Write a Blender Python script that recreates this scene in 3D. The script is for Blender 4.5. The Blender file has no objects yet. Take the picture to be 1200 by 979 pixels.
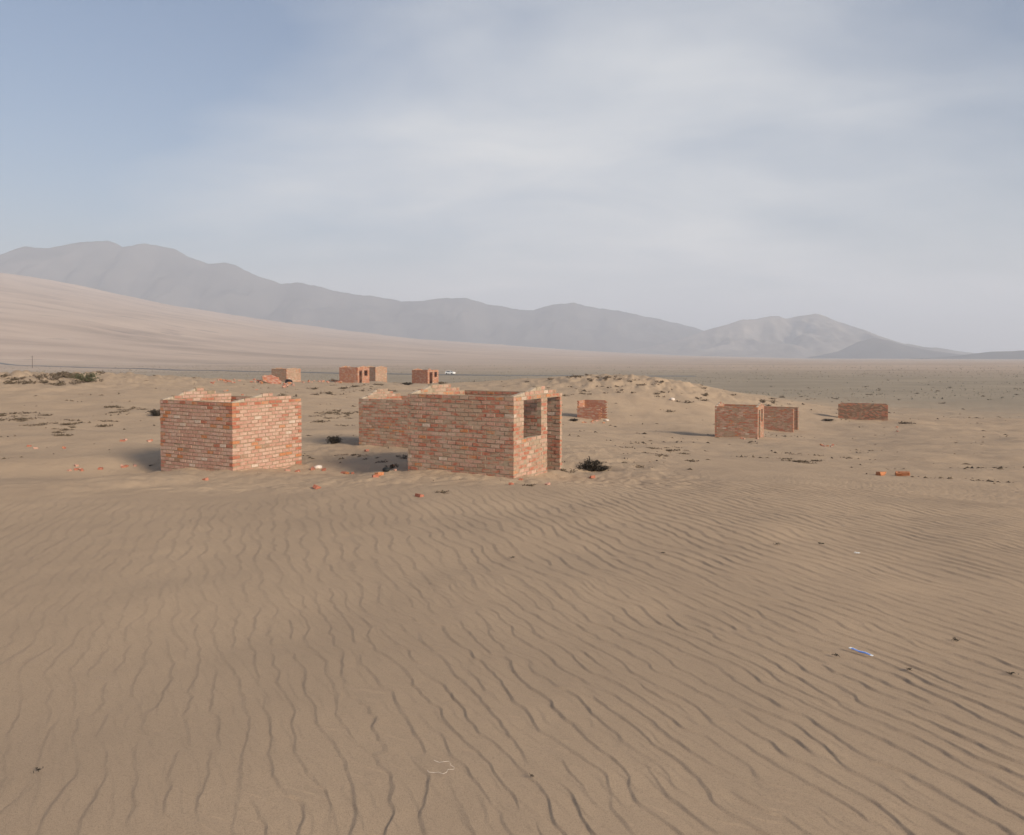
import bpy, bmesh, math, random
import numpy as np
from mathutils import Vector, Matrix, Euler

R = math.radians
rng = random.Random(11)
S = bpy.context.scene
COL = S.collection

# ------------------------------------------------------------------ camera
F = 870.0            # focal length in pixels of a 1200 px wide picture (50 mm on 6x7)
HOR = 419.0          # row of the horizon in that picture
CAMZ = 3.2
PITCH = 1.5
cd = bpy.data.cameras.new('camera')
cam = bpy.data.objects.new('camera', cd)
COL.objects.link(cam)
S.camera = cam
cd.sensor_fit = 'HORIZONTAL'
cd.sensor_width = 69.0
cd.lens = 69.0 * F / 1200.0
cam.location = (0, 0, CAMZ)
cam.rotation_euler = (R(90 - PITCH), 0, 0)
cd.shift_y = -((489.5 - HOR) - F * math.tan(R(PITCH))) / 1200.0
cd.clip_start = 0.1
cd.clip_end = 60000

# ------------------------------------------------------------------ light and sky
SUN_EL, SUN_PHI = 25.0, 45.0      # height; angle from the right (+X) round towards behind the camera
sd = bpy.data.lights.new('sun', 'SUN')
sun = bpy.data.objects.new('sun', sd)
COL.objects.link(sun)
sd.energy = 4.8
sd.angle = R(15.0)
sd.color = (1.0, 0.87, 0.69)
tosun = Vector((math.cos(R(SUN_PHI)) * math.cos(R(SUN_EL)), -math.sin(R(SUN_PHI)) * math.cos(R(SUN_EL)), math.sin(R(SUN_EL))))
sun.rotation_euler = tosun.to_track_quat('Z', 'Y').to_euler()

W = bpy.data.worlds.new('World')
S.world = W
W.use_nodes = True
nt = W.node_tree
nt.nodes.clear()


def node(nt, typ, **kw):
    n = nt.nodes.new(typ)
    for k, v in kw.items():
        if k == 'inp':
            for kk, vv in v.items():
                n.inputs[kk].default_value = vv
        else:
            setattr(n, k, v)
    return n


def ramp(nt, fac, stops, interp='LINEAR'):
    n = nt.nodes.new('ShaderNodeValToRGB')
    n.color_ramp.interpolation = interp
    el = n.color_ramp.elements
    while len(el) < len(stops):
        el.new(0.5)
    for e, (p, c) in zip(el, stops):
        e.position = p
        e.color = c if len(c) == 4 else (*c, 1)
    nt.links.new(fac, n.inputs[0])
    return n.outputs[0]


def mixc(nt, fac, a, b, mode='MIX'):
    n = nt.nodes.new('ShaderNodeMix')
    n.data_type = 'RGBA'
    n.blend_type = mode
    for sock, v in ((0, fac), (6, a), (7, b)):
        if hasattr(v, 'is_linked'):
            nt.links.new(v, n.inputs[sock])
        elif sock == 0:
            n.inputs[0].default_value = v
        else:
            n.inputs[sock].default_value = (*v, 1)
    return n.outputs[2]


def mth(nt, op, a, b=0.0, c=0.0, clamp=False):
    n = nt.nodes.new('ShaderNodeMath')
    n.operation = op
    n.use_clamp = clamp
    for i, v in enumerate((a, b, c)):
        if hasattr(v, 'is_linked'):
            nt.links.new(v, n.inputs[i])
        else:
            n.inputs[i].default_value = v
    return n.outputs[0]


SKY_STRENGTH = 0.115
out = node(nt, 'ShaderNodeOutputWorld')
bg = node(nt, 'ShaderNodeBackground', inp={'Strength': SKY_STRENGTH})
nt.links.new(bg.outputs[0], out.inputs[0])
sky = node(nt, 'ShaderNodeTexSky', sky_type='NISHITA', sun_disc=False)
sky.sun_elevation = R(SUN_EL)
sky.sun_rotation = R(90 + SUN_PHI)
sky.air_density = 1.2
sky.dust_density = 2.5
sky.ozone_density = 1.2
# a thin overcast veil: soft, low contrast layers seen flat from below
tc = node(nt, 'ShaderNodeTexCoord')
sep = node(nt, 'ShaderNodeSeparateXYZ')
nt.links.new(tc.outputs['Generated'], sep.inputs[0])
zz = mth(nt, 'ADD', mth(nt, 'MAXIMUM', sep.outputs[2], 0.0), 0.22)
comb = node(nt, 'ShaderNodeCombineXYZ')
nt.links.new(mth(nt, 'DIVIDE', sep.outputs[0], zz), comb.inputs[0])
nt.links.new(mth(nt, 'DIVIDE', sep.outputs[1], zz), comb.inputs[1])


def skynoise(scale, detail, rough, dist=0.0, off=(0, 0, 0), stretch=(1, 1, 1)):
    mp = node(nt, 'ShaderNodeMapping')
    mp.inputs['Location'].default_value = off
    mp.inputs['Scale'].default_value = stretch
    nt.links.new(comb.outputs[0], mp.inputs[0])
    n = node(nt, 'ShaderNodeTexNoise', inp={'Scale': scale, 'Detail': detail, 'Roughness': rough, 'Distortion': dist})
    nt.links.new(mp.outputs[0], n.inputs['Vector'])
    return n.outputs[0]


n1 = skynoise(1.1, 5, 0.50, 0.3, (3.1, 1.7, 0), (0.7, 1.2, 1))
n2 = skynoise(2.4, 6, 0.52, 0.4, (7.3, 4.2, 0), (0.8, 1.2, 1))
# the veil thins out into open blue to the left and, less, far to the right
az = mth(nt, 'DIVIDE', sep.outputs[0], mth(nt, 'MAXIMUM', mth(nt, 'ABSOLUTE', sep.outputs[1]), 0.2))
azc = mth(nt, 'SUBTRACT', az, 0.17)
azl = mth(nt, 'MULTIPLY', mth(nt, 'MULTIPLY', azc, azc), -1.35)
azl = mth(nt, 'MAXIMUM', azl, -1.1)
lo = mth(nt, 'MULTIPLY', mth(nt, 'MAXIMUM', sep.outputs[2], 0.0), -0.75)
cov = mth(nt, 'ADD', mth(nt, 'MULTIPLY', n1, 1.15), mth(nt, 'MULTIPLY', n2, 0.45))
cov = mth(nt, 'ADD', cov, mth(nt, 'ADD', azl, lo))
cov = mth(nt, 'ADD', cov, 0.12)
covf = ramp(nt, cov, [(0.18, (0, 0, 0)), (1.0, (1, 1, 1))])
skyc = mixc(nt, 1.0, sky.outputs[0], (0.46, 0.56, 0.67), 'MULTIPLY')
veil = ramp(nt, n2, [(0.25, (4.25, 4.4, 4.55)), (0.75, (5.35, 5.3, 5.15))])
nt.links.new(mixc(nt, mth(nt, 'MULTIPLY', covf, 0.95), skyc, veil), bg.inputs[0])

S.view_settings.view_transform = 'Standard'
S.view_settings.look = 'None'
S.view_settings.gamma = 1
S.view_settings.exposure = 0.53
S.cycles.volume_bounces = 1
S.cycles.max_bounces = 6
S.cycles.use_denoising = True

# ------------------------------------------------------------------ scene helpers


def tag(o, label=None, cat=None, group=None, kind=None):
    if label:
        o['label'] = label
    if cat:
        o['category'] = cat
    if group:
        o['group'] = group
    if kind:
        o['kind'] = kind
    return o


def empty(name, loc, rz=0.0):
    o = bpy.data.objects.new(name, None)
    o.empty_display_size = 0.2
    o.location = loc
    o.rotation_euler = (0, 0, rz)
    COL.objects.link(o)
    return o


def link_mesh(name, me, parent=None):
    o = bpy.data.objects.new(name, me)
    COL.objects.link(o)
    if parent:
        o.parent = parent
    return o


class MB:
    """collects faces with material numbers, then makes one mesh"""

    def __init__(self):
        self.v, self.f, self.m = [], [], []

    def face(self, pts, m=0):
        i = len(self.v)
        self.v += [tuple(p) for p in pts]
        self.f.append(tuple(range(i, i + len(pts))))
        self.m.append(m)

    def box(self, lo, hi, m=0, jit=0.0, mat=None):
        x0, y0, z0 = lo
        x1, y1, z1 = hi
        vs = [(x0, y0, z0), (x1, y0, z0), (x1, y1, z0), (x0, y1, z0), (x0, y0, z1), (x1, y0, z1), (x1, y1, z1), (x0, y1, z1)]
        if jit:
            vs = [tuple(c + rng.uniform(-jit, jit) for c in p) for p in vs]
        if mat is not None:
            vs = [tuple(mat @ Vector(p)) for p in vs]
        i = len(self.v)
        self.v += vs
        for q in ((0, 3, 2, 1), (4, 5, 6, 7), (0, 1, 5, 4), (1, 2, 6, 5), (2, 3, 7, 6), (3, 0, 4, 7)):
            self.f.append(tuple(i + k for k in q))
            self.m.append(m)

    def tube(self, pts, rad, n=5, m=0, cap=True):
        i0 = len(self.v)
        pts = [Vector(p) for p in pts]
        for k, p in enumerate(pts):
            d = (pts[min(k + 1, len(pts) - 1)] - pts[max(k - 1, 0)]).normalized()
            u = d.cross(Vector((0, 0, 1)))
            if u.length < 1e-3:
                u = Vector((1, 0, 0))
            u.normalize()
            w = d.cross(u)
            r = rad[k] if isinstance(rad, (list, tuple)) else rad
            for a in range(n):
                t = 2 * math.pi * a / n
                self.v.append(tuple(p + u * (r * math.cos(t)) + w * (r * math.sin(t))))
        for k in range(len(pts) - 1):
            for a in range(n):
                b = (a + 1) % n
                self.f.append((i0 + k * n + a, i0 + k * n + b, i0 + (k + 1) * n + b, i0 + (k + 1) * n + a))
                self.m.append(m)
        if cap:
            self.f.append(tuple(i0 + a for a in range(n))[::-1])
            self.m.append(m)
            self.f.append(tuple(i0 + (len(pts) - 1) * n + a for a in range(n)))
            self.m.append(m)

    def mesh(self, name, mats, smooth=False):
        me = bpy.data.meshes.new(name)
        me.from_pydata(self.v, [], self.f)
        for mm in (mats if isinstance(mats, (list, tuple)) else [mats]):
            me.materials.append(mm)
        me.polygons.foreach_set('material_index', self.m)
        if smooth:
            me.polygons.foreach_set('use_smooth', [True] * len(self.f))
        me.update()
        return me

    def build(self, name, mats, parent=None, smooth=False):
        return link_mesh(name, self.mesh(name, mats, smooth), parent)


# ------------------------------------------------------------------ materials


def newmat(name):
    m = bpy.data.materials.new(name)
    m.use_nodes = True
    t = m.node_tree
    t.nodes.clear()
    o = node(t, 'ShaderNodeOutputMaterial')
    b = node(t, 'ShaderNodeBsdfPrincipled')
    b.inputs['Roughness'].default_value = 0.9
    b.inputs['Specular IOR Level'].default_value = 0.15
    t.links.new(b.outputs[0], o.inputs[0])
    return m, t, b


def tnoise(t, vec, scale, detail=3, rough=0.5, dist=0.0):
    n = node(t, 'ShaderNodeTexNoise', inp={'Scale': scale, 'Detail': detail, 'Roughness': rough, 'Distortion': dist})
    t.links.new(vec, n.inputs['Vector'])
    return n.outputs[0]


def simple_mat(name, col, scale=20, var=0.25, rough=0.9, bump=0.0):
    m, t, b = newmat(name)
    g = node(t, 'ShaderNodeNewGeometry')
    n = tnoise(t, g.outputs['Position'], scale, 4, 0.6)
    lo = tuple(c * (1 - var) for c in col)
    hi = tuple(min(1, c * (1 + var)) for c in col)
    t.links.new(ramp(t, n, [(0.3, lo), (0.7, hi)]), b.inputs['Base Color'])
    b.inputs['Roughness'].default_value = rough
    if bump:
        bp = node(t, 'ShaderNodeBump', inp={'Strength': bump, 'Distance': 0.01})
        t.links.new(n, bp.inputs['Height'])
        t.links.new(bp.outputs[0], b.inputs['Normal'])
    return m


MORTAR = (0.36, 0.275, 0.20)


def brick_mat(name, col, smear, dust=0.25):
    """fired clay with mortar smeared over part of the face and some pale bloom"""
    m, t, b = newmat(name)
    g = node(t, 'ShaderNodeNewGeometry')
    P = g.outputs['Position']
    n1 = tnoise(t, P, 22, 5, 0.7)
    c = mixc(t, ramp(t, n1, [(0.32, (0, 0, 0)), (0.68, (1, 1, 1))]), tuple(x * y for x, y in zip(col, (0.78, 0.66, 0.62))), tuple(min(1, x * y) for x, y in zip(col, (1.16, 1.26, 1.3))))
    n2 = tnoise(t, P, 1.6, 6, 0.62, 0.5)
    mpp = node(t, 'ShaderNodeMapping')
    mpp.inputs['Scale'].default_value = (5.0, 5.0, 14.0)
    t.links.new(P, mpp.inputs[0])
    n3 = tnoise(t, mpp.outputs[0], 1.0, 4, 0.6)
    s = mth(t, 'ADD', mth(t, 'MULTIPLY', n2, 0.42), mth(t, 'MULTIPLY', n3, 0.58))
    f = ramp(t, s, [(max(0.02, 0.60 - smear), (0, 0, 0)), (max(0.1, 0.70 - smear), (1, 1, 1))])
    c = mixc(t, mth(t, 'MULTIPLY', f, 0.75), c, MORTAR)
    n4 = tnoise(t, P, 2.3, 5, 0.6)
    d = ramp(t, n4, [(0.5, (0, 0, 0)), (0.72, (1, 1, 1))])
    c = mixc(t, mth(t, 'MULTIPLY', d, dust), c, (0.50, 0.42, 0.37))
    t.links.new(c, b.inputs['Base Color'])
    bp = node(t, 'ShaderNodeBump', inp={'Strength': 0.5, 'Distance': 0.006})
    t.links.new(tnoise(t, P, 60, 4, 0.7), bp.inputs['Height'])
    t.links.new(bp.outputs[0], b.inputs['Normal'])
    b.inputs['Roughness'].default_value = 0.95
    return m


PAL = {  # fired clay colours
    'pale': (0.475, 0.305, 0.235), 'pink': (0.43, 0.245, 0.185), 'orange': (0.44, 0.185, 0.09),
    'red': (0.37, 0.14, 0.09), 'white': (0.52, 0.40, 0.325), 'brown': (0.31, 0.19, 0.13), 'umber': (0.19, 0.105, 0.072)}
STYLES = {  # weights of the colours, smear, dust
    'pale': ((('pale', 38), ('pink', 50), ('orange', 4), ('red', 4), ('white', 2.5), ('brown', 1.5)), 0.05, 0.30),
    'smeared': ((('pale', 8), ('pink', 40), ('orange', 5), ('red', 42), ('white', 1), ('brown', 8)), 0.145, 0.15),
    'dark': ((('umber', 66), ('red', 16), ('brown', 18)), 0.03, 0.0),
    'dull': ((('pale', 2), ('pink', 24), ('orange', 4), ('red', 32), ('white', 0.5), ('brown', 34)), 0.09, 0.04),
    'tan': ((('pale', 12), ('pink', 20), ('orange', 6), ('red', 8), ('white', 2), ('brown', 52)), 0.12, 0.1),
    'bright': ((('pale', 4), ('pink', 20), ('orange', 10), ('red', 64), ('white', 1), ('brown', 1)), 0.0, 0.14)}
PK = list(PAL)
BM = {}
for st, (w, sm, du) in STYLES.items():
    BM[st] = [brick_mat('brick_%s_%s' % (st, k), PAL[k], sm, du) for k in PK]
M_MORTAR = simple_mat('mortar', (0.30, 0.235, 0.17), 9, 0.25, 0.95, 0.4)
M_JOINT = simple_mat('dark_mortar', (0.275, 0.205, 0.14), 9, 0.25, 0.95, 0.4)
M_CAP = simple_mat('mortar_cap', (0.40, 0.32, 0.245), 9, 0.2, 0.95, 0.4)
M_ASPHALT = simple_mat('asphalt', (0.16, 0.15, 0.14), 2, 0.2)
M_POLE = simple_mat('weathered_wood', (0.10, 0.08, 0.065), 6, 0.3)
M_WHITE = simple_mat('white_paint', (0.80, 0.80, 0.79), 2, 0.04, 0.4)
M_GLASS = simple_mat('dark_glass', (0.03, 0.035, 0.04), 2, 0.1, 0.1)
M_RUBBER = simple_mat('rubber', (0.025, 0.025, 0.025), 8, 0.2, 0.8)
M_TWIG = simple_mat('dry_twigs', (0.11, 0.082, 0.056), 14, 0.45)
M_CHAR = simple_mat('black_twigs', (0.042, 0.034, 0.027), 14, 0.5)
M_LEAF = simple_mat('green_leaves', (0.075, 0.085, 0.04), 14, 0.4)
M_SCRUB = simple_mat('far_scrub', (0.19, 0.165, 0.125), 0.8, 0.4)
M_LUMP = simple_mat('pale_stone', (0.62, 0.53, 0.46), 12, 0.15)
M_BLUE = simple_mat('blue_plastic', (0.10, 0.22, 0.62), 40, 0.2, 0.4)
M_BAG = simple_mat('black_plastic', (0.012, 0.012, 0.013), 20, 0.3, 0.5)

# ------------------------------------------------------------------ numbers for the land
nrs = np.random.RandomState(5)
PERM = nrs.permutation(512).astype(np.int64)
PERM = np.concatenate([PERM, PERM])
GA = nrs.rand(512) * 2 * np.pi
GX, GY = np.cos(GA), np.sin(GA)


def perlin(x, y, seed=0):
    x = np.asarray(x, float) + seed * 17.31
    y = np.asarray(y, float) + seed * 9.77
    xi, yi = np.floor(x).astype(np.int64), np.floor(y).astype(np.int64)
    xf, yf = x - xi, y - yi
    u = xf * xf * xf * (xf * (xf * 6 - 15) + 10)
    v = yf * yf * yf * (yf * (yf * 6 - 15) + 10)

    def g(ix, iy, dx, dy):
        h = PERM[(PERM[ix & 511] + iy) & 511]
        return GX[h] * dx + GY[h] * dy
    a, b = g(xi, yi, xf, yf), g(xi + 1, yi, xf - 1, yf)
    c, d = g(xi, yi + 1, xf, yf - 1), g(xi + 1, yi + 1, xf - 1, yf - 1)
    return (a + u * (b - a)) * (1 - v) + (c + u * (d - c)) * v


def fbm(x, y, octs=4, seed=0, gain=0.5):
    s, a = 0, 1.0
    for o in range(octs):
        s = s + a * perlin(x, y, seed + o * 3)
        x, y = x * 2.03, y * 2.03
        a *= gain
    return s


def sst(a, b, x):
    t = np.clip((x - a) / (b - a), 0, 1)
    return t * t * (3 - 2 * t)


# heights known from where things stand (x, y, z)
CTRL = np.array([
    (0, 0, .95), (-3, 3, .85), (3, 3, .85), (-6, 0, .9), (6, 0, .85), (0, -8, 1.2), (0, 6, .72), (-5, 7, .60), (5, 7, .62), (10, 8, .45),
    (-9, 12, .33), (-2, 11.5, .45), (5, 12, .45), (12, 14, .1), (-10, 16.2, .17), (-4, 15.6, .30), (2, 15.4, .36), (8, 18, .1), (16, 20, -.5),
    (.04, 17.8, .31), (-2.73, 19.4, .24), (1.36, 20.1, .13), (-7.7, 20.4, .06), (-10.4, 22, .01), (-6.4, 22.7, -.08), (-14, 21, .0), (-20, 24, -.1),
    (-4.4, 20.5, .02), (-5.55, 27, -.02), (-2.5, 25, .1), (2.4, 20.8, .09), (3, 28, -.2), (9, 30, -.8), (-14, 36, -.2), (-30, 40, .1), (-36, 60, .2), (-20, 58, -.2),
    (-5, 50, -.7), (6, 60, -1.9), (15.6, 47, -2.0), (13, 49, -2.05), (23.5, 62, -3.1), (38, 75, -3.25), (34, 77, -3.2), (30, 45, -2.1), (45, 50, -2.4), (24, 28, -1.1),
    (-31.6, 104, -.34), (-20.8, 100, -.11), (-23, 125, .0), (-12.5, 110, -.6), (-62, 95, .9), (-50, 88, .9), (-80, 90, .8), (-38, 96, .2),
    (8, 92, .6), (16, 92, .5), (21, 92, .0), (27, 92, -1.3), (2, 95, .1), (12, 76, -.6), (50, 110, -4.2), (70, 80, -3.8), (90, 60, -3.2),
    (-60, 40, .3), (-50, 0, .5), (50, 0, -.5), (0, -60, .5), (-110, 60, .6), (110, 0, -1.5)], float)


def warp(x, y):
    r = np.sqrt(x * x + y * y) + 6.0
    k = r ** -0.45
    return x * k, y * k


def tps_fit(pts):
    u, v = warp(pts[:, 0], pts[:, 1])
    n = len(pts)
    d2 = (u[:, None] - u[None]) ** 2 + (v[:, None] - v[None]) ** 2
    K = 0.5 * d2 * np.log(d2 + 1e-12) + np.eye(n) * 0.012
    P = np.stack([np.ones(n), u, v], 1)
    A = np.block([[K, P], [P.T, np.zeros((3, 3))]])
    return u, v, np.linalg.solve(A, np.concatenate([pts[:, 2], np.zeros(3)]))


TU, TV, TW = tps_fit(CTRL)


def tps(x, y):
    u, v = warp(x, y)
    z = TW[-3] + TW[-2] * u + TW[-1] * v
    for i in range(len(TU)):
        d2 = (u - TU[i]) ** 2 + (v - TV[i]) ** 2
        z = z + TW[i] * 0.5 * d2 * np.log(d2 + 1e-12)
    return z


PLAIN = -4.5
FAN_U = np.array([-3.0, -1.6, -0.69, -0.575, -0.46, -0.345, -0.23, -0.115, 0.0, 0.115, 0.23, 0.40, 0.7])
FAN_E = np.array([.21, .175, .124, .102, .0775, .058, .0415, .0295, .0200, .0115, .0055, .0008, 0.0])


def far_height(x, y):
    """the plain with the long sandy fan rising to the left of it"""
    yy = np.maximum(y, 1.0)
    r = np.sqrt(x * x + y * y)
    u = np.clip(x / yy, -3, 3)
    e = np.interp(u, FAN_U, FAN_E) * sst(-200, 300, y)
    toe = 700 + 350 * sst(-0.7, 0.1, u)
    rise = np.maximum(0, yy - toe)
    soft = rise * rise / (rise + 220.0)
    z = PLAIN + e * soft * 1.40
    big = sst(60, 500, rise)
    z = z + big * (fbm(x / 420, y / 700, 4, 31) * 9.0 * np.minimum(1, e / 0.05))
    z = z - sst(3300, 5200, r) * e * soft * 0.9
    z = z + fbm(x / 45, y / 45, 3, 41) * 0.35 * sst(120, 260, r)
    return z


HOLLOWS = [(4.0 * 0 + 2.45, 20.95, 0.55, 0.22), (-11.6, 22.7, 1.6, 0.16), (-6.0, 21.3, 0.9, 0.10), (-4.3, 20.9, 1.2, 0.14),
           (1.6, 18.6, 0.8, 0.08), (-8.0, 25.6, 1.2, 0.14), (2.0, 20.6, 0.9, 0.08)]


def base_height(x, y):
    x = np.asarray(x, float)
    y = np.asarray(y, float)
    r = np.sqrt(x * x + y * y)
    z = np.zeros_like(r)
    near = r < 320
    xn, yn, rn = x[near], y[near], r[near]
    zn = tps(xn, yn)
    # the sharp lip of the drift in front of the huts, and the scoop behind it
    line = 17.0 + 1.0 * np.maximum(0, xn + 11.4) + 0.12 * np.sin(xn * 0.9 + 0.6) + 0.2 * perlin(xn / 3.0, yn * 0 + 3.3, 51)
    s = yn - line
    wid = 0.9 + 3.3 * (1 - sst(-11.6, -8.2, xn))
    drop = 0.12 + 0.26 * (1 - sst(-11.6, -8.2, xn))
    side = sst(-24, -15, xn) * (1 - sst(-9.4, -7.9, xn))
    t_ = s / wid
    zn = zn + side * np.where(s < 0, 0.12 * np.exp(-(s / 2.4) ** 2), 0.12 - drop * np.clip(t_, 0, 1) + (drop - 0.12) * sst(0.97, 1.7, t_))
    for hx, hy, hr, hd in HOLLOWS:
        zn = zn - hd * np.exp(-((xn - hx) ** 2 + ((yn - hy) * 1.1) ** 2) / (hr * hr))
    zn = zn + 0.05 * fbm(xn / 2.6, yn / 2.6, 3, 2) * sst(3, 12, rn)
    hum = fbm(xn / 6.0, yn / 6.0, 4, 7)
    zn = zn + 0.21 * hum * sst(22, 36, rn) + 0.30 * fbm(xn / 15.0, yn / 15.0, 3, 12) * sst(36, 70, rn)
    rid = np.exp(-((xn - 14) / 16) ** 2 - ((yn - 90) / 12) ** 2) + np.exp(-((xn + 60) / 26) ** 2 - ((yn - 86) / 24) ** 2) * 1.5
    zn = zn + rid * (0.75 * np.abs(fbm(xn / 3.2, yn / 3.2, 3, 19)) + 0.34 * fbm(xn / 1.5, yn / 1.5, 3, 23))
    hutz = sst(15.5, 17.5, yn) * (1 - sst(28, 34, rn)) * (1 - sst(7, 10, np.abs(xn + 3.5)))
    zn = zn + hutz * (0.07 * fbm(xn / 0.8, yn / 0.8, 3, 29) + 0.03 * np.abs(fbm(xn / 0.35, yn / 0.35, 2, 30)))
    edge = sst(104, 190, rn + 10 * perlin(xn / 40, yn / 40, 77))
    zn = zn * (1 - edge) + far_height(xn, yn) * edge
    z[near] = zn
    z[~near] = far_height(x[~near], y[~near])
    return z


# wind ripples: narrow band noise gives a phase, the phase gives gentle backs and steep lee faces
NR, DX = 2048, 0.02
RIP_DIR = (0.92, 0.39)            # across the crests
RX0, RY0 = -20.48, -2.0


def ripple_field(lam, bn, bt, seed, turn=0.0):
    rs = np.random.RandomState(seed)
    k = np.fft.fftfreq(NR, DX) * 2 * np.pi
    kx, ky = np.meshgrid(k, k, indexing='xy')
    a = math.atan2(RIP_DIR[1], RIP_DIR[0]) + turn
    kn = kx * math.cos(a) + ky * math.sin(a)
    kt = -kx * math.sin(a) + ky * math.cos(a)
    k0 = 2 * math.pi / lam
    H = np.exp(-0.5 * ((kn - k0) / (bn * k0)) ** 2 - 0.5 * (kt / (bt * k0)) ** 2)
    A = np.fft.ifft2(H * (rs.randn(NR, NR) + 1j * rs.randn(NR, NR)))
    A = (A / np.abs(A).mean()).astype(np.complex64)
    return A, (k0 * math.cos(a), k0 * math.sin(a))


RIP1 = ripple_field(0.185, 0.22, 0.125, 3)
RIP2 = ripple_field(0.115, 0.28, 0.20, 9, 0.25)
RIP3 = ripple_field(0.225, 0.20, 0.12, 17, -0.06)


def sample(fld, x, y, up):
    """bilinear look-up of the field with its carrier wave taken out, then the lee / stoss profile"""
    Fd, (cx, cy) = fld
    i = np.clip((x - RX0) / DX, 0, NR - 2)
    j = np.clip((y - RY0) / DX, 0, NR - 2)
    i0, j0 = i.astype(int), j.astype(int)
    a, b = i - i0, j - j0

    def g(ii, jj):
        return Fd[jj, ii] * np.exp(-1j * (cx * ii * DX + cy * jj * DX))
    A = (g(i0, j0) * (1 - a) + g(i0 + 1, j0) * a) * (1 - b) + (g(i0, j0 + 1) * (1 - a) + g(i0 + 1, j0 + 1) * a) * b
    A = A * np.exp(1j * (cx * i * DX + cy * j * DX))
    psi = (np.angle(A) / (2 * np.pi)) % 1.0
    f = np.where(psi < up, psi / up, ((1 - psi) / (1 - up)) ** 1.15)
    return (f - 0.45) * np.tanh(2.3 * np.abs(A))


def ripples(x, y):
    r = np.sqrt(x * x + y * y)
    w = 0.12 * perlin(x / 0.9, y / 0.9, 61) + 0.05 * perlin(x / 0.33, y / 0.33, 62) + 0.02 * perlin(x / 0.13, y / 0.13, 64)
    xs, ys = x + w * 0.9, y + w * 0.5
    lip = 16.6 + 0.26 * np.maximum(x, -2) + 1.6 * perlin(x / 4, y / 4, 66)
    m = (1 - sst(lip - 2.0, lip + 0.8 + 5 * sst(1, 5, x), y))
    m = m * sst(-20, -17, x) * (1 - sst(17, 20, x)) * sst(0.2, 1.0, r)
    right = sst(-4.5, 2.2, x - 0.12 * y + 1.2 * perlin(x / 3, y / 3, 65))
    amt = (0.50 + 0.50 * right) * (0.97 + 0.35 * perlin(x / 1.5, y / 1.5, 63))
    a1 = 0.0125 * np.clip(amt, 0.2, 1.3)
    fa = sst(6.5, 10.5, y + 1.5 * perlin(x / 2.5, y / 2.5, 68))
    up = 0.10 + 0.11 * sst(6, 13, r)
    return m * (a1 * (1 - fa) * sample(RIP1, xs, ys, up) + 1.5 * a1 * fa * sample(RIP3, xs, ys, up) + 0.42 * a1 * sample(RIP2, xs + 0.05, ys, up * 1.5))


def hz(x, y):
    return float(base_height(np.array([x]), np.array([y]))[0])


def on_sand(px, py, lo=3.0, hi=900.0):
    """the spot on the sand that a sight line meets"""
    u, v = (px - 600) / F, -(py - HOR) / F
    d = np.exp(np.linspace(math.log(lo), math.log(hi), 1500))
    h = base_height(u * d, d)
    hit = np.nonzero(CAMZ + v * d <= h)[0]
    k = hit[0] if len(hit) else 1499
    return Vector((u * d[k], d[k], h[k]))


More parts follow.
